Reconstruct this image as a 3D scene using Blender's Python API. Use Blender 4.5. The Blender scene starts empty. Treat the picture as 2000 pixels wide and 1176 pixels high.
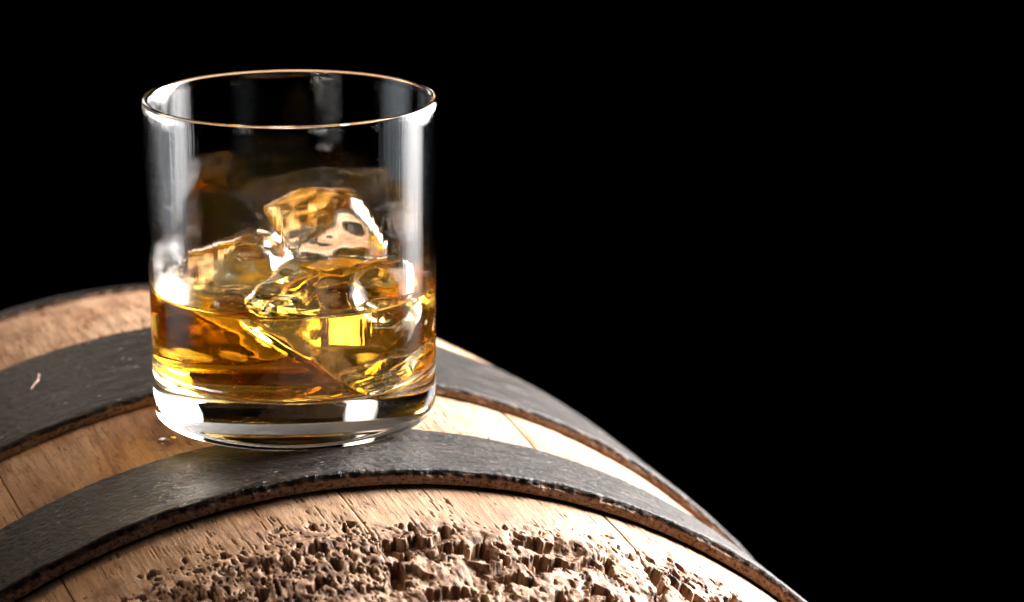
import bpy, bmesh, math
import numpy as np
from mathutils import Matrix, Vector

# ------------------------------------------------------------------ camera
SC = bpy.context.scene
COL = SC.collection
cam_d = bpy.data.cameras.new('camera')
cam = bpy.data.objects.new('camera', cam_d)
COL.objects.link(cam)
CAM_POS = Vector((0.0, -0.774153, 0.246711))
CR = Vector((0.99686541, -0.07897259, 0.00476229))
CU = Vector((0.01652639, 0.26672140, 0.96363197))
CF = Vector((0.07737072, 0.96053268, -0.26719047))
cam.matrix_world = Matrix(((CR.x, CU.x, -CF.x, CAM_POS.x), (CR.y, CU.y, -CF.y, CAM_POS.y),
                           (CR.z, CU.z, -CF.z, CAM_POS.z), (0, 0, 0, 1)))
cam_d.sensor_width = 36.0
cam_d.lens = 5496.55 / 2000 * 36.0
cam_d.clip_start = 0.02
cam_d.clip_end = 50
cam_d.dof.use_dof = True
cam_d.dof.focus_distance = 0.752
cam_d.dof.aperture_fstop = 15.0
SC.camera = cam

# ------------------------------------------------------------------ world: a black studio
w = bpy.data.worlds.new('World')
SC.world = w
w.use_nodes = True
w.node_tree.nodes['Background'].inputs[0].default_value = (0, 0, 0, 1)
w.node_tree.nodes['Background'].inputs[1].default_value = 0.0


# ------------------------------------------------------------------ studio lamps, plus one added warm light
def area(name, pos, target, sx, sy, power, color, soft=True, shape='RECTANGLE'):
    """a studio softbox: a rectangular lamp whose diffuser falls off towards its edges"""
    l = bpy.data.lights.new(name, 'AREA')
    l.shape = shape
    l.size = sx
    l.size_y = sy
    l.energy = power
    l.color = color
    o = bpy.data.objects.new(name, l)
    COL.objects.link(o)
    o.location = pos
    d = Vector(target) - Vector(pos)
    o.rotation_euler = d.to_track_quat('-Z', 'Y').to_euler()
    if soft:
        l.use_nodes = True
        t = l.node_tree
        em = t.nodes['Emission']
        sep = t.nodes.new('ShaderNodeSeparateXYZ')
        t.links.new(t.nodes.new('ShaderNodeNewGeometry').outputs['Parametric'], sep.inputs[0])

        def mth(op, x, y):
            n = t.nodes.new('ShaderNodeMath')
            n.operation = op
            for k, v in enumerate((x, y)):
                if isinstance(v, bpy.types.NodeSocket):
                    t.links.new(v, n.inputs[k])
                else:
                    n.inputs[k].default_value = v
            return n.outputs[0]
        f = []
        for k in (0, 1):
            q = mth('MULTIPLY', mth('SUBTRACT', sep.outputs[k], .5), 2.0)
            q = mth('MULTIPLY', q, q)
            f.append(mth('MAXIMUM', mth('SUBTRACT', 1.0, q), 0.0))
        t.links.new(mth('MULTIPLY', mth('MULTIPLY', f[0], f[1]), 2.2), em.inputs[1])
    return o


area('softbox_right', (0.56, 0.20, 0.25), (0, 0.03, 0.17), 0.36, 0.86, 4.6, (1.0, 0.98, 0.97))
area('softbox_left', (-0.56, 0.14, 0.21), (0, 0.03, 0.14), 0.46, 0.84, 0.9, (0.88, 0.94, 1.0))
area('kicker_right', (0.79, 0.70, 0.28), (0, 0, 0.04), 0.80, 0.90, 52.0, (1.0, 0.96, 0.92), True, 'ELLIPSE')
area('kicker_left', (-0.33, 1.05, 0.26), (0, 0, 0.04), 0.20, 0.46, 0.7, (1.0, 0.88, 0.74))
area('key_lamp', (0.70, 0.32, 0.26), (0.02, -0.03, 0.0), 0.20, 0.20, 17.0, (1.0, 0.94, 0.88), False)
area('fill_lamp', (-0.46, -0.62, 0.30), (0, 0, 0.0), 0.16, 0.60, 0.18, (1.0, 0.95, 0.92))
area('added_warm_glow', (-0.62, 0.40, 0.50), (-0.05, 0.02, 0.0), 0.30, 0.30, 2.4, (1.0, 0.60, 0.24))  # added light, no known source: stands in for amber glow on the left wood
area('overhead_lamp', (-0.10, 0.20, 0.95), (0, 0, 0.0), 0.45, 0.30, 0.4, (1.0, 0.58, 0.30))

SC.view_settings.view_transform = 'Standard'
SC.view_settings.look = 'None'
SC.view_settings.exposure = 0.3
SC.view_settings.gamma = 1.0
SC.view_settings.use_curve_mapping = False
cy = SC.cycles
cy.max_bounces = 32
cy.transmission_bounces = 32
cy.glossy_bounces = 12
cy.diffuse_bounces = 1
cy.transparent_max_bounces = 16
cy.caustics_reflective = True
cy.caustics_refractive = True
cy.blur_glossy = 0.2
cy.sample_clamp_indirect = 40.0
cy.use_denoising = True
cy.use_adaptive_sampling = False


# ------------------------------------------------------------------ noise helpers
def _h(ix, iy, seed):
    n = (ix.astype(np.int64) * 374761393 + iy.astype(np.int64) * 668265263 + seed * 1442695041) & 0xFFFFFFFF
    n = ((n ^ (n >> 13)) * 1274126177) & 0xFFFFFFFF
    n = ((n ^ (n >> 16)) * 2246822519) & 0xFFFFFFFF
    return ((n ^ (n >> 15)) & 0xFFFFFF) / float(0xFFFFFF)


def noise(x, y, seed=0):
    x = np.asarray(x, float)
    y = np.asarray(y, float)
    ix = np.floor(x)
    iy = np.floor(y)
    fx = x - ix
    fy = y - iy

    def g(dx, dy):
        a = _h(ix + dx, iy + dy, seed) * 2 * np.pi
        return np.cos(a) * (fx - dx) + np.sin(a) * (fy - dy)
    u = fx * fx * fx * (fx * (fx * 6 - 15) + 10)
    v = fy * fy * fy * (fy * (fy * 6 - 15) + 10)
    a = g(0, 0) * (1 - u) + g(1, 0) * u
    b = g(0, 1) * (1 - u) + g(1, 1) * u
    return (a * (1 - v) + b * v) * 1.5


def fbm(x, y, seed=0, o=4):
    t = 0
    a = 1.0
    for i in range(o):
        t = t + a * noise(x * 2 ** i, y * 2 ** i, seed + i * 17)
        a *= 0.5
    return t


def worley(x, y, seed=0, jit=0.85):
    """distance to the nearest cell point, distance to the second, random number of the nearest cell"""
    ix = np.floor(x)
    iy = np.floor(y)
    f1 = np.full(x.shape, 9.0)
    f2 = np.full(x.shape, 9.0)
    rid = np.zeros(x.shape)
    for dx in (-1, 0, 1):
        for dy in (-1, 0, 1):
            cx = ix + dx
            cyy = iy + dy
            px = cx + .5 + jit * (_h(cx, cyy, seed) - .5)
            py = cyy + .5 + jit * (_h(cx, cyy, seed + 7) - .5)
            d = np.hypot(px - x, py - y)
            r = _h(cx, cyy, seed + 13)
            m = d < f1
            f2 = np.where(m, f1, np.minimum(f2, d))
            rid = np.where(m, r, rid)
            f1 = np.where(m, d, f1)
    return f1, f2, rid


def ss(a, b, x):
    t = np.clip((x - a) / (b - a), 0, 1)
    return t * t * (3 - 2 * t)


# ------------------------------------------------------------------ mesh helpers
def mesh_from(name, V, F, mats, parent=None, smooth=True, mat_idx=None, attr=None, decay=None):
    me = bpy.data.meshes.new(name)
    V = np.asarray(V, np.float32)
    if isinstance(F, np.ndarray):
        nf, k = F.shape
        me.vertices.add(len(V))
        me.vertices.foreach_set('co', V.ravel())
        me.loops.add(nf * k)
        me.loops.foreach_set('vertex_index', F.astype(np.int32).ravel())
        me.polygons.add(nf)
        me.polygons.foreach_set('loop_start', np.arange(0, nf * k, k, dtype=np.int32))
        me.update(calc_edges=True)
    else:
        me.from_pydata(V.tolist(), [], F)
    for m in mats:
        me.materials.append(m)
    if mat_idx is not None:
        me.polygons.foreach_set('material_index', np.asarray(mat_idx, np.int32))
    me.polygons.foreach_set('use_smooth', np.full(len(me.polygons), smooth))
    if attr is not None:
        a = me.attributes.new('wood_co', 'FLOAT_VECTOR', 'POINT')
        a.data.foreach_set('vector', np.asarray(attr, np.float32).ravel())
    if decay is not None:
        a = me.attributes.new('decay', 'FLOAT', 'POINT')
        a.data.foreach_set('value', np.asarray(decay, np.float32).ravel())
    me.validate()
    me.update()
    o = bpy.data.objects.new(name, me)
    COL.objects.link(o)
    o.parent = parent
    return o


def grid_faces(n, m, wrap_n=False, wrap_m=False):
    """n rows by m columns of vertices, row-major"""
    I, J = np.meshgrid(np.arange(n if wrap_n else n - 1), np.arange(m if wrap_m else m - 1), indexing='ij')
    I2 = (I + 1) % n
    J2 = (J + 1) % m
    return np.stack([I * m + J, I * m + J2, I2 * m + J2, I2 * m + J], -1).reshape(-1, 4)


def lathe(profile, seg):
    """profile of (r, z), closed when its ends lie on the axis (r = 0)"""
    V = []
    F = []
    rings = []
    for r, z in profile:
        if r < 1e-9:
            rings.append([len(V)])
            V.append((0, 0, z))
        else:
            rings.append(list(range(len(V), len(V) + seg)))
            for k in range(seg):
                a = 2 * math.pi * k / seg
                V.append((r * math.cos(a), r * math.sin(a), z))
    rows = []
    for i in range(len(rings) - 1):
        A, B = rings[i], rings[i + 1]
        for k in range(seg):
            k2 = (k + 1) % seg
            if len(A) == 1:
                F.append((A[0], B[k2], B[k]))
            elif len(B) == 1:
                F.append((A[k], A[k2], B[0]))
            else:
                F.append((A[k], A[k2], B[k2], B[k]))
            rows.append(i)
    return V, F, rows


def arc(cx, cz, r, a0, a1, n):
    return [(cx + r * math.cos(math.radians(a0 + (a1 - a0) * i / n)),
             cz + r * math.sin(math.radians(a0 + (a1 - a0) * i / n))) for i in range(n + 1)]


# ------------------------------------------------------------------ materials
class NT:
    def __init__(self, name):
        self.m = bpy.data.materials.new(name)
        self.m.use_nodes = True
        self.t = self.m.node_tree
        self.t.nodes.clear()
        self.out = self.t.nodes.new('ShaderNodeOutputMaterial')

    def n(self, typ, **kw):
        nd = self.t.nodes.new(typ)
        for k, v in kw.items():
            if k.startswith('_'):
                setattr(nd, k[1:], v)
            else:
                self.set(nd, k, v)
        return nd

    def set(self, nd, k, v):
        key = int(k[1:]) if k[0] == 'i' and k[1:].isdigit() else k.replace('__', ' ')
        s = nd.inputs[key]
        if isinstance(v, bpy.types.NodeSocket):
            self.t.links.new(v, s)
        else:
            s.default_value = v

    def link(self, a, b):
        self.t.links.new(a, b)

    def mapping(self, vec, scale, loc=(0, 0, 0)):
        return self.n('ShaderNodeMapping', i0=vec, i3=scale, i1=loc).outputs[0]

    def noise(self, vec, scale, detail=4, rough=.55, dist=0.0):
        return self.n('ShaderNodeTexNoise', Vector=vec, Scale=scale, Detail=detail, Roughness=rough, Distortion=dist).outputs[0]

    def ramp(self, fac, stops):
        nd = self.n('ShaderNodeValToRGB', i0=fac)
        e = nd.color_ramp.elements
        while len(e) > 1:
            e.remove(e[-1])
        e[0].position, e[0].color = stops[0][0], stops[0][1]
        for p, c in stops[1:]:
            x = e.new(p)
            x.color = c
        return nd.outputs[0]

    def mix(self, f, a, b, mode='MIX'):
        nd = self.n('ShaderNodeMix', _data_type='RGBA', _blend_type=mode)
        self.set(nd, 'i0', f)
        self.set(nd, 'i6', a)
        self.set(nd, 'i7', b)
        return nd.outputs[2]

    def math(self, op, a, b=0.0):
        return self.n('ShaderNodeMath', _operation=op, i0=a, i1=b).outputs[0]


def c4(r, g, b):
    return (r, g, b, 1.0)


def g4(v):
    return (v, v, v, 1.0)


def mat_wood():
    t = NT('weathered_oak')
    at = t.n('ShaderNodeAttribute', _attribute_name='wood_co').outputs['Vector']   # along, across, stave (mm)
    grain = t.noise(t.mapping(at, (.035, .9, 1)), 1.0, 6, .6, .3)
    broad = t.noise(t.mapping(at, (.03, .06, 1)), 1.0, 4, .55)
    blot = t.noise(t.mapping(at, (.10, .16, 1), (7, 3, 1)), 1.0, 6, .65)
    slit = t.noise(t.mapping(at, (.10, 1.7, 1), (3, 9, 1)), 1.0, 3, .5)
    fine = t.noise(t.mapping(at, (1.1, 2.2, 1)), 1.0, 5, .65)
    col = t.ramp(grain, [(.28, c4(.17, .085, .040)), (.5, c4(.335, .205, .115)), (.72, c4(.43, .295, .185))])
    col = t.mix(t.ramp(broad, [(.35, g4(0)), (.7, g4(.55))]), col, c4(.46, .33, .225))
    col = t.mix(t.ramp(blot, [(.32, g4(.8)), (.48, g4(0))]), col, c4(.15, .072, .030))
    col = t.mix(t.ramp(slit, [(.29, g4(.85)), (.38, g4(0))]), col, c4(.07, .035, .018))
    col = t.mix(t.ramp(fine, [(.3, g4(.45)), (.55, g4(0))]), col, c4(.22, .125, .07))
    sid = t.n('ShaderNodeSeparateXYZ', i0=at).outputs[2]
    tone = t.n('ShaderNodeTexWhiteNoise', _noise_dimensions='1D', W=sid).outputs[0]
    col = t.mix(t.ramp(tone, [(0, g4(.0)), (1, g4(.55))]), col, t.mix(1.0, col, c4(.80, .62, .44), 'MULTIPLY'))
    stain = t.noise(t.mapping(at, (.018, .035, 1), (4, 4, 4)), 1.0, 5, .6, .8)
    col = t.mix(t.ramp(stain, [(.46, g4(0)), (.62, g4(.75))]), col, t.mix(1.0, col, c4(.62, .42, .26), 'MULTIPLY'))
    rot = t.n('ShaderNodeAttribute', _attribute_name='decay').outputs['Fac']
    punk = t.noise(t.mapping(at, (.22, .26, 1), (1, 8, 2)), 1.0, 6, .7)
    decayed = t.ramp(punk, [(.36, c4(.035, .013, .006)), (.46, c4(.15, .066, .030)), (.54, c4(.34, .20, .115)), (.68, c4(.50, .365, .26))])
    col = t.mix(t.math('MULTIPLY', rot, .95), col, decayed)
    h = t.math('ADD', t.math('MULTIPLY', grain, .5), t.math('MULTIPLY', fine, .5))
    h = t.math('ADD', h, t.math('MULTIPLY', t.ramp(slit, [(.25, g4(0)), (.37, g4(1))]), .8))
    b = t.n('ShaderNodeBump', Strength=.7, Distance=.00035, Height=h)
    p = t.n('ShaderNodeBsdfPrincipled', Base__Color=col, Roughness=.72, Normal=b.outputs[0])
    p.inputs['Specular IOR Level'].default_value = .35
    t.link(p.outputs[0], t.out.inputs[0])
    return t.m


def mat_hoop():
    t = NT('forged_iron')
    at = t.n('ShaderNodeAttribute', _attribute_name='wood_co').outputs['Vector']   # along, round, rust
    sep = t.n('ShaderNodeSeparateXYZ', i0=at).outputs
    flat = t.n('ShaderNodeCombineXYZ', i0=sep[0], i1=sep[1], i2=0.0).outputs[0]
    n1 = t.noise(t.mapping(flat, (.22, .07, 1)), 1.0, 6, .65)
    n2 = t.noise(t.mapping(flat, (.9, .55, 1)), 1.0, 5, .75)
    n3 = t.noise(t.mapping(flat, (.75, .60, 1), (5, 5, 0)), 1.0, 6, .8)
    scr = t.noise(t.mapping(flat, (1.6, .05, 1)), 1.0, 5, .65)
    vo = t.n('ShaderNodeTexVoronoi', Vector=t.mapping(flat, (.42, .36, 1)), Scale=1.0, Randomness=1.0).outputs
    pick = t.n('ShaderNodeSeparateXYZ', i0=vo['Color']).outputs[0]
    fleck = t.math('MULTIPLY', t.ramp(vo['Distance'], [(.05, g4(1)), (.25, g4(0))]), t.ramp(pick, [(.70, g4(0)), (1.0, g4(.9))]))
    iron = t.ramp(n1, [(.34, c4(.003, .0025, .002)), (.5, c4(.010, .008, .007)), (.62, c4(.036, .029, .025)), (.75, c4(.10, .080, .068))])
    iron = t.mix(t.ramp(n2, [(.56, g4(0)), (.70, g4(.6))]), iron, c4(.075, .064, .058))
    iron = t.mix(t.ramp(scr, [(.54, g4(0)), (.70, g4(.5))]), iron, c4(.075, .048, .034))
    iron = t.mix(fleck, iron, c4(.45, .41, .38))
    rust = t.ramp(n3, [(.36, c4(.03, .016, .012)), (.44, c4(.20, .11, .080)), (.51, c4(.48, .34, .27)),
                       (.57, c4(.46, .25, .11)), (.64, c4(.72, .60, .54))])  # real rust, its colour raised paler in place of fill light on the edge
    rm = t.math('MULTIPLY', sep[2], t.ramp(n3, [(.22, g4(.55)), (.4, g4(1))]))
    col = t.mix(rm, iron, rust)
    met = t.math('MULTIPLY', t.math('SUBTRACT', 1.0, rm), .12)
    rough = t.math('ADD', t.math('MULTIPLY', n1, .8), t.math('ADD', t.math('MULTIPLY', rm, .2), .0))
    h = t.math('ADD', t.math('MULTIPLY', n1, .6), t.math('ADD', t.math('MULTIPLY', n2, .45), t.math('MULTIPLY', scr, .3)))
    b = t.n('ShaderNodeBump', Strength=1.0, Distance=.0016, Height=h)
    p = t.n('ShaderNodeBsdfPrincipled', Base__Color=col, Roughness=rough, Metallic=met, Normal=b.outputs[0])
    p.inputs['Specular IOR Level'].default_value = .06
    t.link(p.outputs[0], t.out.inputs[0])
    return t.m


def mat_glass(name, streaks, strength=.12):
    t = NT(name)
    g = t.n('ShaderNodeBsdfGlass', Color=(1, 1, 1, 1), Roughness=0.0, IOR=1.5)
    if streaks:
        co = t.n('ShaderNodeTexCoord').outputs['Object']
        a = t.noise(t.mapping(co, (480, 480, 10)), 1.0, 3, .6)
        bnz = t.noise(t.mapping(co, (1100, 1100, 22)), 1.0, 3, .6)
        h = t.math('ADD', a, t.math('MULTIPLY', bnz, .35))
        b = t.n('ShaderNodeBump', Strength=strength, Distance=.0004, Height=h)
        t.link(b.outputs[0], g.inputs['Normal'])
    t.link(g.outputs[0], t.out.inputs[0])
    return t.m


def mat_whisky():
    t = NT('whisky_liquid')
    g = t.n('ShaderNodeBsdfGlass', Color=(1, 1, 1, 1), Roughness=0.0, IOR=1.36)
    v = t.n('ShaderNodeVolumeAbsorption', Color=(.975, .79, .0, 1), Density=98.0)
    t.link(g.outputs[0], t.out.inputs[0])
    t.link(v.outputs[0], t.out.inputs[1])
    return t.m


def mat_ice(name='clear_ice'):
    t = NT(name)
    co = t.n('ShaderNodeTexCoord').outputs['Object']
    n = t.noise(co, 190, 3, .5)
    b = t.n('ShaderNodeBump', Strength=.05, Distance=.001, Height=n)
    g = t.n('ShaderNodeBsdfGlass', Color=(1, 1, 1, 1), Roughness=0.0, IOR=1.50, Normal=b.outputs[0])
    t.link(g.outputs[0], t.out.inputs[0])
    return t.m


def mat_plain(name, col, rough):
    t = NT(name)
    co = t.n('ShaderNodeTexCoord').outputs['Object']
    n = t.noise(co, 900, 3)
    cc = t.mix(n, c4(*[x * .7 for x in col]), c4(*col))
    p = t.n('ShaderNodeBsdfPrincipled', Base__Color=cc, Roughness=rough)
    t.link(p.outputs[0], t.out.inputs[0])
    return t.m


WOOD = mat_wood()
IRON = mat_hoop()
GLASS = mat_glass('clear_glass', False)
GLASS_IN = mat_glass('clear_glass_wet_inside', True)
GLASS_OUT = mat_glass('clear_glass_outside', True, .07)
WHISKY = mat_whisky()
ICE = mat_ice()


def tag(o, label, cat, group=None):
    o['label'] = label
    o['category'] = cat
    if group:
        o['group'] = group
    return o


# ------------------------------------------------------------------ barrel
A_YAW, A_TILT = 0.2375, -0.09064
U = np.array([-math.sin(A_YAW) * math.cos(A_TILT), math.cos(A_YAW) * math.cos(A_TILT), math.sin(A_TILT)])
RT = np.array([math.cos(A_YAW), math.sin(A_YAW), 0.0])
UP = np.cross(RT, U)
C0 = np.array([-0.0025086, 0.0, -0.2051089])
KS = np.array([-.34, -.30, -.2, -.083, -.038, .0167, .094, .13, .155, .18, .22, .26, .32])
KR = np.array([.163, .170, .184, .1955, .1985, .2040, .2082, .2094, .2086, .2060, .200, .191, .176])
_sx = np.linspace(KS[0], KS[-1], 3000)
_rx = np.interp(_sx, KS, KR)
_k = np.hanning(221)
_k /= _k.sum()
_rx = np.convolve(np.pad(_rx, 110, mode='reflect', reflect_type='odd'), _k, mode='valid')


def wood_r(s):
    return np.interp(s, _sx, _rx)


def BP(s, phi, r):
    return C0 + s[..., None] * U + r[..., None] * (np.sin(phi)[..., None] * RT + np.cos(phi)[..., None] * UP)


# gouges in the rotten front: along (mm), across (mm), half along, half across, turn, depth (mm)
GOUGES = [(-124, 3, 4.5, 5.0, .2, 5.5), (-137, -1, 9, 3.2, .1, 6.0), (-126, 22, 3.2, 8, .15, 5.0), (-131, 43, 4.5, 7, -.25, 6.5),
          (-121, 40, 2.2, 5, .3, 3.5), (-147, 12, 4.5, 9, -.1, 5.0), (-140, 30, 3.2, 10, .3, 4.5), (-133, 76, 12, 2.0, .25, 5.5),
          (-131, 86, 9, 3.4, -.45, 6.5), (-150, 58, 6, 8, .2, 5.0), (-128, 62, 2.6, 5, .4, 3.0), (-143, -38, 4, 3.4, .2, 5.0),
          (-136, -22, 2.6, 3.2, 0, 5.0), (-156, -14, 4, 5, 0, 5.0), (-152, 88, 7, 4, .3, 6.0), (-128, 104, 5, 2.2, -.3, 3.5)]


def wood_height(X, Y):
    """relief of the staves in mm; X along, Y across"""
    d = .14 * fbm(X / 30, Y / 6, 1, 4) + .035 * noise(X / 9, Y / .9, 5)
    n = noise(X / 9, Y / .55, 9)
    d -= .5 * ss(.44, .60, n) * ss(-.2, .3, noise(X / 22, Y / 9, 11))
    # rotten front: holes and terraces carved into the wood
    lim = -110.5 - 4.0 * ss(60, 110, Y) - 2.0 * ss(-30, -70, Y)
    e = (lim - X) / 8 + 1.0 * fbm(X / 16, Y / 13, 21, 4)
    m = ss(0, 1.2, e)
    p = ss(-1.3, 1.5, e)
    left = ss(4, -8, Y)
    wx = X + 2.2 * fbm(X / 9, Y / 6, 41, 3)
    wy = Y + 1.2 * fbm(X / 9, Y / 6, 47, 3)
    hole = 0
    a1, a2, ar = worley(wx / 9.0, wy / 4.4, 51)
    hole = np.maximum(hole, 3.4 * ss(.08 + .25 * ar, .05 + .21 * ar, a1) * (ar > 1 - (.34 + .22 * left) * p))
    b1, b2, br = worley(wx / 4.6, wy / 2.2, 61)
    hole = np.maximum(hole, 2.2 * ss(.08 + .28 * br, .04 + .23 * br, b1) * (br > 1 - (.16 + .42 * left) * p))
    q1, q2, qr = worley(wx / 2.3, wy / 1.05, 71)
    hole = np.maximum(hole, 1.1 * ss(.36, .24, q1) * (qr > 1 - (.16 + .34 * left) * p))
    # terraces: a steep broken wall at the back of each, a floor rising towards the front
    u = (-X + 8.5 * fbm(X / 18, Y / 12, 83, 5) + .10 * Y) / 15.0
    t = u - np.floor(u)
    kk = ss(-.5, .6, noise(X / 14, Y / 15, 89))
    lip = .35 * noise(Y / 2.2, np.floor(u) * 3.3, 90)
    ter = ss(.02, .10, t + .10 * lip) * (1 - t) * (.1 + 2.9 * kk) * ss(-10, 0, Y) * m
    r = -np.maximum(hole, ter) - .25 * np.minimum(hole, ter)
    r += m * .55 * fbm(X / 16, Y / 12, 81, 3) + m * .16 * fbm(X / 4, Y / 2.6, 82, 3)
    for (gx, gy, hx, hy, tr, dep) in GOUGES:
        c, s_ = math.cos(tr), math.sin(tr)
        px = (wx - gx) * c + (wy - gy) * s_
        py = -(wx - gx) * s_ + (wy - gy) * c
        q = np.sqrt((px / hx) ** 2 + (py / hy) ** 2) + .5 * fbm(X / 5, Y / 3.5, 97, 4)
        ramp = np.clip(.5 + .5 * px / hx, 0, 1)              # deepest at the back wall
        r -= dep * (.2 + .8 * ramp) * .70 * ss(1.0, .84, q)
    r -= .16 * np.maximum(0, lim - 4 - X) * m                # eaten down towards the end
    d = d * (1 - .6 * m)
    lx = m * (.5 * noise(Y / 1.9, r / 1.1, 201) + .25 * noise(Y / .8, r / .6, 203))
    ly = m * (.35 * noise(X / 2.1, r / 1.0, 205))
    w_in = ss(0, 2.5, np.minimum(Y - Y.min(), Y.max() - Y))
    return d + r, ss(-.8, .8, e), lx, ly * w_in


barrel = bpy.data.objects.new('whisky_barrel', None)
COL.objects.link(barrel)
barrel.location = tuple(C0)
tag(barrel, 'old oak barrel lying on its side with iron hoops and a rotten front', 'barrel')
bpy.context.view_layer.update()
BINV = np.array(C0)

NST = 16
DPH = 2 * math.pi / NST
J0 = -0.4027
for i in range(NST):
    p0 = J0 + (i - 2) * DPH
    pc = p0 + DPH / 2
    pcn = (pc + math.pi) % (2 * math.pi) - math.pi
    off = pcn - pc
    vis = -0.70 < pcn < 1.25
    front = -0.65 < pcn < 0.85
    gap = 0.00014 / 0.2
    nph = 300 if front else (150 if vis else 14)
    ph = np.linspace(p0 + gap, p0 + DPH - gap, nph) + off
    if front:
        s = np.concatenate([np.linspace(-.33, -.19, 24)[:-1], np.linspace(-.19, -.078, 400)[:-1],
                            np.linspace(-.078, .02, 150)[:-1], np.linspace(.02, .22, 110)[:-1], np.linspace(.22, .315, 16)])
    elif vis:
        s = np.concatenate([np.linspace(-.33, -.19, 12)[:-1], np.linspace(-.19, .22, 260)[:-1], np.linspace(.22, .315, 10)])
    else:
        s = np.linspace(-.33, .315, 30)
    S, P = np.meshgrid(s, ph, indexing='ij')
    X = S * 1000
    Y = P * 200
    if vis:
        hgt, dec, lx, ly = wood_height(X, Y)
        S = S + lx / 1000
        P = P + ly / 200
    else:
        hgt, dec = .15 * fbm(X / 26, Y / 4, 1, 3), np.zeros_like(X)
    edge = np.minimum(P - ph[0], ph[-1] - P) * 200
    tilt = (i * 7 % 5 - 2) * .12
    hgt = hgt - .22 * ss(.5, 0, edge) + tilt * .5
    R = wood_r(S) + hgt / 1000
    bot = wood_r(s) - .016
    S_ = np.concatenate([s[:, None], S, s[:, None]], 1)
    P_ = np.concatenate([np.full((len(s), 1), ph[0]), P, np.full((len(s), 1), ph[-1])], 1)
    R_ = np.concatenate([bot[:, None], R, bot[:, None]], 1)
    dec = np.concatenate([dec[:, :1], dec, dec[:, -1:]], 1)
    V = BP(S_, P_, R_) - BINV
    n, mcols = S_.shape
    F = grid_faces(n, mcols, wrap_m=True)
    at = np.stack([S_ * 1000, P_ * 200 + i * 31.0, np.full_like(S_, i * 3.7)], -1)
    mesh_from('stave', V.reshape(-1, 3), F[:, ::-1], [WOOD], barrel, True, None, at.reshape(-1, 3), dec)


def make_hoop(s0, s1, r_front, r_back, thick, seed, dense, chips):
    """an iron band round the staves; its front (near) edge is thick, chipped and rusty"""
    if dense:
        ph = np.concatenate([np.linspace(-.75, 1.2, 1000)[:-1], np.linspace(1.2, 2 * math.pi - .75, 120)[:-1]])
    else:
        ph = np.concatenate([np.linspace(-.75, 1.2, 500)[:-1], np.linspace(1.2, 2 * math.pi - .75, 100)[:-1]])
    # cross-section: parameter list of (s fraction, thickness fraction, rust)
    prof = [(1.0, 0.0, 0), (1.0, .5, .1), (1.0, .85, .0), (.985, 1.0, 0)]
    nt = 44 if dense else 26
    prof += [(f, 1.0, 0) for f in np.linspace(.97, .05, nt)]
    prof += [(.03, .995, 0), (.022, .98, 0), (.015, .955, 0), (.010, .92, 0), (.006, .87, .0), (.004, .81, .05), (.002, .75, .05), (.001, .69, .1),
             (0, .63, .3), (0, .56, .7)] + [(0, x, 1) for x in (.50, .44, .38, .32, .26, .20, .14, .09)] + [(.003, .05, 1), (.012, 0, .9)]
    ns = len(prof)
    V = np.zeros((len(ph), ns, 3))
    AT = np.zeros((len(ph), ns, 3))
    Y = ph * 200
    jag = .55 * fbm(Y / 9, Y * 0 + 3.1, seed, 4) + .25 * noise(Y / 1.1, Y * 0 + 1.3, seed + 3) * .3
    back = .5 * fbm(Y / 16, Y * 0 + 8.1, seed + 5, 3)
    dent = .35 * fbm(Y / 14, Y * 0 + 5.7, seed + 9, 4)
    step = np.zeros_like(Y)
    for (yc, wdt, a) in chips:
        step += a * ss(yc - wdt, yc - wdt + .8, Y) * ss(yc + wdt, yc - wdt * .4, Y)
    for k, (f, tf, ru) in enumerate(prof):
        wgt = max(0.0, 1 - f * 6)
        s = s0 + (s1 - s0) * f + (jag * wgt * (.55 + .45 * tf) + back * max(0, f * 4 - 3)) / 1000
        fe = noise(Y / .8, Y * 0 + tf * 5.5, seed + 21) * .22 + noise(Y / 2.4, Y * 0 + tf * 2.2, seed + 27) * .30
        if tf < .8:
            s = s + fe / 1000
        rr = r_front + (r_back - r_front) * f - thick * (1 - tf)
        surf = .12 * fbm(s * 1000 / 6, Y / 11, seed + 33, 3) + .14 * noise(s * 1000 / 1.5, Y / 2.0, seed + 35)
        rr = rr + (surf * tf + dent * wgt * tf * .8) / 1000
        if .6 < tf and f < .04:
            s = s + step * (1 - abs(tf - .85)) / 1000
        bev = noise(Y / 2.2, Y * 0 + .5, seed + 41)
        V[:, k] = BP(s, ph, rr) - BINV
        AT[:, k] = np.stack([s * 1000 + (0 if tf > .99 else (1 - tf) * 6), Y, np.clip(ru + (.5 * bev if 0 < ru < 1 else 0), 0, 1) + 0 * Y], -1)
    F = grid_faces(len(ph), ns, wrap_n=True, wrap_m=True)
    return mesh_from('hoop', V.reshape(-1, 3), F, [IRON], barrel, True, None, AT.reshape(-1, 3))


h1 = make_hoop(-.0833, -.0380, .2007, .2024, .0044, 5, True, [(62, 9, .9), (84, 10, 1.0), (30, 7, .5), (-20, 8, .4), (116, 10, .9)])
h1['label'] = 'near iron hoop under the glass with a thick rusty front edge'
h2 = make_hoop(.0167, .0943, .2076, .2108, .0036, 55, False, [])
h2['label'] = 'wide dark iron hoop behind the glass'
h3 = make_hoop(.186, .220, .2074, .2014, .0026, 95, False, [])
h3['label'] = 'farthest iron hoop at the back edge of the barrel'

# ------------------------------------------------------------------ whisky glass
GZ = 0.0                       # the base rests on the two hoops
HG = 0.0917
RB, RTOP = 0.0403, 0.0410
WALL = 0.0017
FLOOR = 0.0125


def outer_r(z):
    return RB + (RTOP - RB) * z / HG


def inner_r(z):
    return outer_r(z) - WALL - .0009 * math.exp(-max(0, z - FLOOR) / .012)


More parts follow.
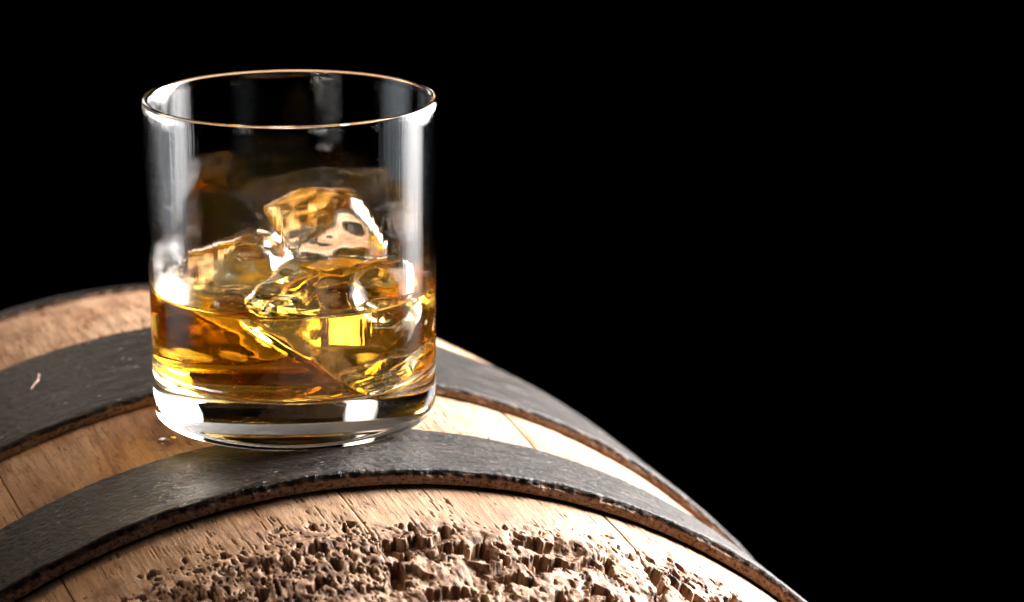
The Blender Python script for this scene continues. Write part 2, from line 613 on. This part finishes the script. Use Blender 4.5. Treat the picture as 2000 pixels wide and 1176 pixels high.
prof = [(r, .0024 * (1 - (r / .0362) ** 2.6)) for r in np.linspace(0, .0360, 18)] + [(.0365, 0.0)]
prof += [(RB - .0032 + .0032 * math.cos(math.radians(a)), .0036 + .0036 * math.sin(math.radians(a))) for a in np.linspace(-84, 0, 14)]
nz = 40
prof += [(outer_r(z) + .00012 * math.exp(-((z - HG + .0014) / .0007) ** 2), z) for z in np.linspace(.0065, HG - .0012, nz)]
rimc = outer_r(HG) - WALL / 2
prof += [(rimc + (WALL / 2 + .00012) * math.cos(math.radians(a)), HG - .0010 + .0010 * math.sin(math.radians(a))) for a in range(10, 180, 14)]
n_out = len(prof)
fr = 0.0075                      # rounded inner corner
zi = np.concatenate([np.linspace(HG - .0012, FLOOR + fr + .0005, 40)])
inn = [(inner_r(z), z) for z in zi]
ri = inner_r(FLOOR + fr)
inn += arc(ri - fr, FLOOR + fr, fr, 0, -86, 14)
inn += [(r, FLOOR - .0006 * (1 - r / .031)) for r in (.029, .024, .018, .012, .006, 0.0)]
prof += inn
V, F, rows = lathe(prof, 288)
mi = [1 if (i >= n_out and i < n_out + 39) else (2 if 33 <= i < 72 else 0) for i in rows]
gl = mesh_from('whisky_glass', V, F, [GLASS, GLASS_IN, GLASS_OUT], None, True, mi)
gl.location = (0, 0, GZ)
tag(gl, 'clear straight-sided whisky tumbler with thick base standing on the barrel hoops', 'glass')

# ------------------------------------------------------------------ ice
LEVEL = 0.0372


def smax(vals, k):
    v = np.stack(vals, -1)
    m = v.max(-1, keepdims=True)
    return (m[..., 0] + k * np.log(np.exp((v - m) / k).sum(-1)))


class Ice:
    def __init__(self, c, planes, k, dents=(), seed=0, amp=.0005):
        self.c = np.array(c, float)
        self.k = k
        self.N = np.array([p[:3] for p in planes], float)
        self.N /= np.linalg.norm(self.N, axis=1)[:, None]
        self.d = np.array([p[3] for p in planes]) / 1000
        self.dents = dents
        self.seed = seed
        self.amp = amp

    def f(self, Q):
        q = Q - self.c
        v = q @ self.N.T - self.d
        v = [v[..., i] for i in range(v.shape[-1])]
        rho = np.hypot(Q[..., 0], Q[..., 1])
        v.append(rho - .0368)
        v.append(FLOOR + .0008 - Q[..., 2])
        for (n, dist, rad) in self.dents:          # a shallow spherical bowl melted into a face
            nn = np.array(n, float)
            nn /= np.linalg.norm(nn)
            cc = nn * (dist / 1000 + rad / 1000)
            v.append(rad / 1000 - np.linalg.norm(q - cc, axis=-1))
        r = smax(v, self.k)
        x, y, z = (Q[..., i] * 1000 for i in range(3))
        w_ = noise(x / 9 + z / 13, y / 9 - z / 7, self.seed) + .5 * noise(z / 5 + y / 9, x / 6, self.seed + 3)
        return r + w_ * self.amp

    def radius(self, D):
        lo = np.zeros(len(D))
        hi = np.full(len(D), .045)
        for _ in range(34):
            mid = (lo + hi) / 2
            inside = self.f(self.c + D * mid[:, None]) < 0
            lo = np.where(inside, mid, lo)
            hi = np.where(inside, hi, mid)
        return (lo + hi) / 2


bm = bmesh.new()
bmesh.ops.create_icosphere(bm, subdivisions=6, radius=1.0)
DIRS = np.array([v.co[:] for v in bm.verts])
DIRS /= np.linalg.norm(DIRS, axis=1)[:, None]
TRI = np.array([[v.index for v in f.verts] for f in bm.faces])
bm.free()

ICES = [
    # front right block
    (Ice((.0110, -.0100, .0300), [(.03, -1, -.12, 25), (-.57, -.24, -.78, 14.0), (-.50, -.27, .82, 19.5), (-.05, -.45, .89, 16.0),
                                (.50, -.54, .68, 18.5), (.95, -.10, .15, 24), (.1, 1, .15, 13.5), (0, 0, 1, 16.0), (.3, .2, -1, 17), (-1, .1, .0, 23),
                                (-.6, .8, 0, 13)],
         .0009, [((-.55, -.36, .75), 16.0, 15), ((.52, -.56, .64), 16.0, 18)], 3, .0005),
     'large clear ice chunk at the front right, lowest of the three in the whisky'),
    # left block
    (Ice((-.0140, .0090, .0340), [(.10, -.90, .42, 12.5), (-.62, -.45, .64, 13.5), (.45, -.1, .88, 16), (.88, -.2, .42, 12.5), (-.9, .3, -.1, 20),
                                 (.1, .9, .25, 13), (0, -.3, -1, 19), (-.35, -.7, -.6, 15), (.3, -.2, -.9, 20), (-.35, .1, .93, 15), (.6, -.8, 0, 15)],
         .0009, [((.05, -.88, .45), 11.8, 22)], 13, .0004),
     'faceted clear ice chunk at the left, its ridge rising above the whisky'),
    # back block on top
    (Ice((.0110, .0180, .0440), [(-.50, -.42, .76, 13.5), (.25, -.96, -.12, 11), (.70, -.45, .55, 17), (.86, .0, .50, 15.0), (.05, .1, 1, 16.5),
                                (-.9, -.2, -.35, 13), (1, .1, -.1, 17), (0, 1, .35, 13.5), (0, 0, -1, 18)],
         .0011, [], 23, .0004),
     'rounded clear ice chunk at the back, standing highest out of the whisky'),
]
_g = np.stack(np.meshgrid(np.linspace(-.037, .037, 60), np.linspace(-.037, .037, 60), np.linspace(.012, .065, 50), indexing='ij'), -1)
_in = [ic.f(_g) < 0 for ic, _ in ICES]
print('ice overlap', [(int(x.sum()), int((x & y).sum())) for x, y in ((_in[0], _in[1]), (_in[1], _in[2]), (_in[2], _in[0]))])

ice_objs = []
cutters = []
for ic, label in ICES:
    r = ic.radius(DIRS)
    V = ic.c + DIRS * r[:, None]
    org = ic.c
    o = mesh_from('ice_cube', V - org, TRI, [ICE], None, True)
    o.location = (org[0], org[1], org[2] + GZ)
    tag(o, label, 'ice', 'ice in the whisky glass')
    ice_objs.append(o)
    Vs = ic.c + DIRS * (r - .00010)[:, None]
    cu = mesh_from('cutter', Vs, TRI, [WHISKY], None, True)
    cutters.append(cu)

# ------------------------------------------------------------------ whisky: fills the tumbler round the ice
ov = .00010
seg = 288
zl = np.linspace(FLOOR + fr + .0005, LEVEL + .0014, 16)
lp = [(0.0, FLOOR - .0006 - ov)] + [(r, FLOOR - .0006 * (1 - r / .031) - ov) for r in (.006, .012, .018, .024, .029)]
lp += [(x + ov * math.cos(math.radians(a)), z + ov * math.sin(math.radians(a)))
       for (x, z), a in zip(arc(ri - fr, FLOOR + fr, fr, -86, 0, 14), np.linspace(-86, 0, 15))]
lp += [(inner_r(z) + ov, z) for z in zl]
rtop = inner_r(LEVEL) + ov
rings = [rtop - .00012, rtop - .0003, rtop - .0006, rtop - .001, rtop - .0015, rtop - .0022, rtop - .003] + list(np.linspace(rtop - .004, .0006, 60)) + [0.0]
ntop = len(lp)
lp += [(r, LEVEL) for r in rings]
V, F, rows = lathe(lp, seg)
V = np.array(V)
top = np.abs(V[:, 2] - LEVEL) < 1e-9
rho = np.hypot(V[:, 0], V[:, 1])
men = .0016 * np.exp(-(rtop - rho) / .0012)
for ic, _ in ICES:
    dd = ic.f(V)
    men = np.maximum(men, .0009 * np.exp(-np.maximum(dd, 0) / .0012))
V[top, 2] += men[top]
wh = mesh_from('whisky', V, F, [WHISKY], None, True)
for cu in cutters:
    md = wh.modifiers.new('cut', 'BOOLEAN')
    md.operation = 'DIFFERENCE'
    md.solver = 'MANIFOLD'
    md.object = cu
dg = bpy.context.evaluated_depsgraph_get()
me = bpy.data.meshes.new_from_object(wh.evaluated_get(dg))
wh.modifiers.clear()
wh.data = me
me.name = 'whisky'
me.polygons.foreach_set('use_smooth', np.full(len(me.polygons), True))
me.set_sharp_from_angle(angle=math.radians(50))
for cu in cutters:
    bpy.data.objects.remove(cu, do_unlink=True)
wh.location = (0, 0, GZ)
tag(wh, 'amber whisky filling the lower part of the tumbler around the ice', 'whisky')
print('whisky faces', len(me.polygons))

# ------------------------------------------------------------------ small things lying on the barrel
def on_barrel(s, phi, h):
    s = np.array([float(s)])
    return (BP(s, np.array([float(phi)]), wood_r(s) + h))[0]


def lint():
    a = on_barrel(.0575, -.300, .0039)
    b = on_barrel(.0675, -.2760, .0042)
    pts = []
    for t in np.linspace(0, 1, 12):
        p = a + (b - a) * t
        p[2] += .0007 * math.sin(t * 3.1) + .0003 * math.sin(t * 9)
        p[0] += .0006 * math.sin(t * 4)
        pts.append(p)
    V = []
    nseg = 8
    ax = (b - a) / np.linalg.norm(b - a)
    e1 = np.cross(ax, (0, 0, 1.0))
    e1 /= np.linalg.norm(e1)
    e2 = np.cross(e1, ax)
    for i, p in enumerate(pts):
        t = i / 11
        rr = .00030 * (.25 + .75 * math.sin(math.pi * (.08 + .84 * t))) * (1 + .25 * math.sin(t * 17))
        for k in range(nseg):
            an = 2 * math.pi * k / nseg
            V.append(p - a + e1 * rr * math.cos(an) + e2 * rr * .7 * math.sin(an))
    F = [tuple(int(x) for x in f) for f in grid_faces(12, nseg, wrap_m=True)]
    F += [tuple(range(nseg)), tuple(range(11 * nseg, 12 * nseg))[::-1]]
    o = mesh_from('wood_splinter', V, F, [mat_plain('pale_splinter', (.40, .22, .19), .7)], None, True)
    o.location = tuple(a)
    tag(o, 'tiny pale pink splinter lying on the dark hoop left of the glass', 'splinter')


def droplet():
    V = []
    F = []
    prof_ = [(0.0034 * math.cos(math.radians(a)) * 1.0, .0011 * math.sin(math.radians(a)) - .0002) for a in np.linspace(-14, 84, 12)] + [(0.0, .0009)]
    prof_ = [(0.0, -.0006)] + prof_
    V, F, _r = lathe(prof_, 40)
    V = np.array(V)
    an = np.arctan2(V[:, 1], V[:, 0])
    k = 1 + .12 * np.sin(an * 2 + .6) + .06 * np.sin(an * 3)
    V[:, 0] *= k * 1.15
    V[:, 1] *= k
    t = NT('spilled_whisky')
    g = t.n('ShaderNodeBsdfGlass', Color=(1, .97, .90, 1), Roughness=0.0, IOR=1.36)
    t.link(g.outputs[0], t.out.inputs[0])
    o = mesh_from('spilled_drop', V, F, [t.m], None, True)
    p = on_barrel(-.0150, -.172, .0001)
    o.location = tuple(p)
    n = UP * math.cos(-.172) + RT * math.sin(-.172)
    o.rotation_euler = Vector(n).to_track_quat('Z', 'Y').to_euler()
    tag(o, 'small clear drop on the wood at the left foot of the glass', 'drop')


lint()
droplet()
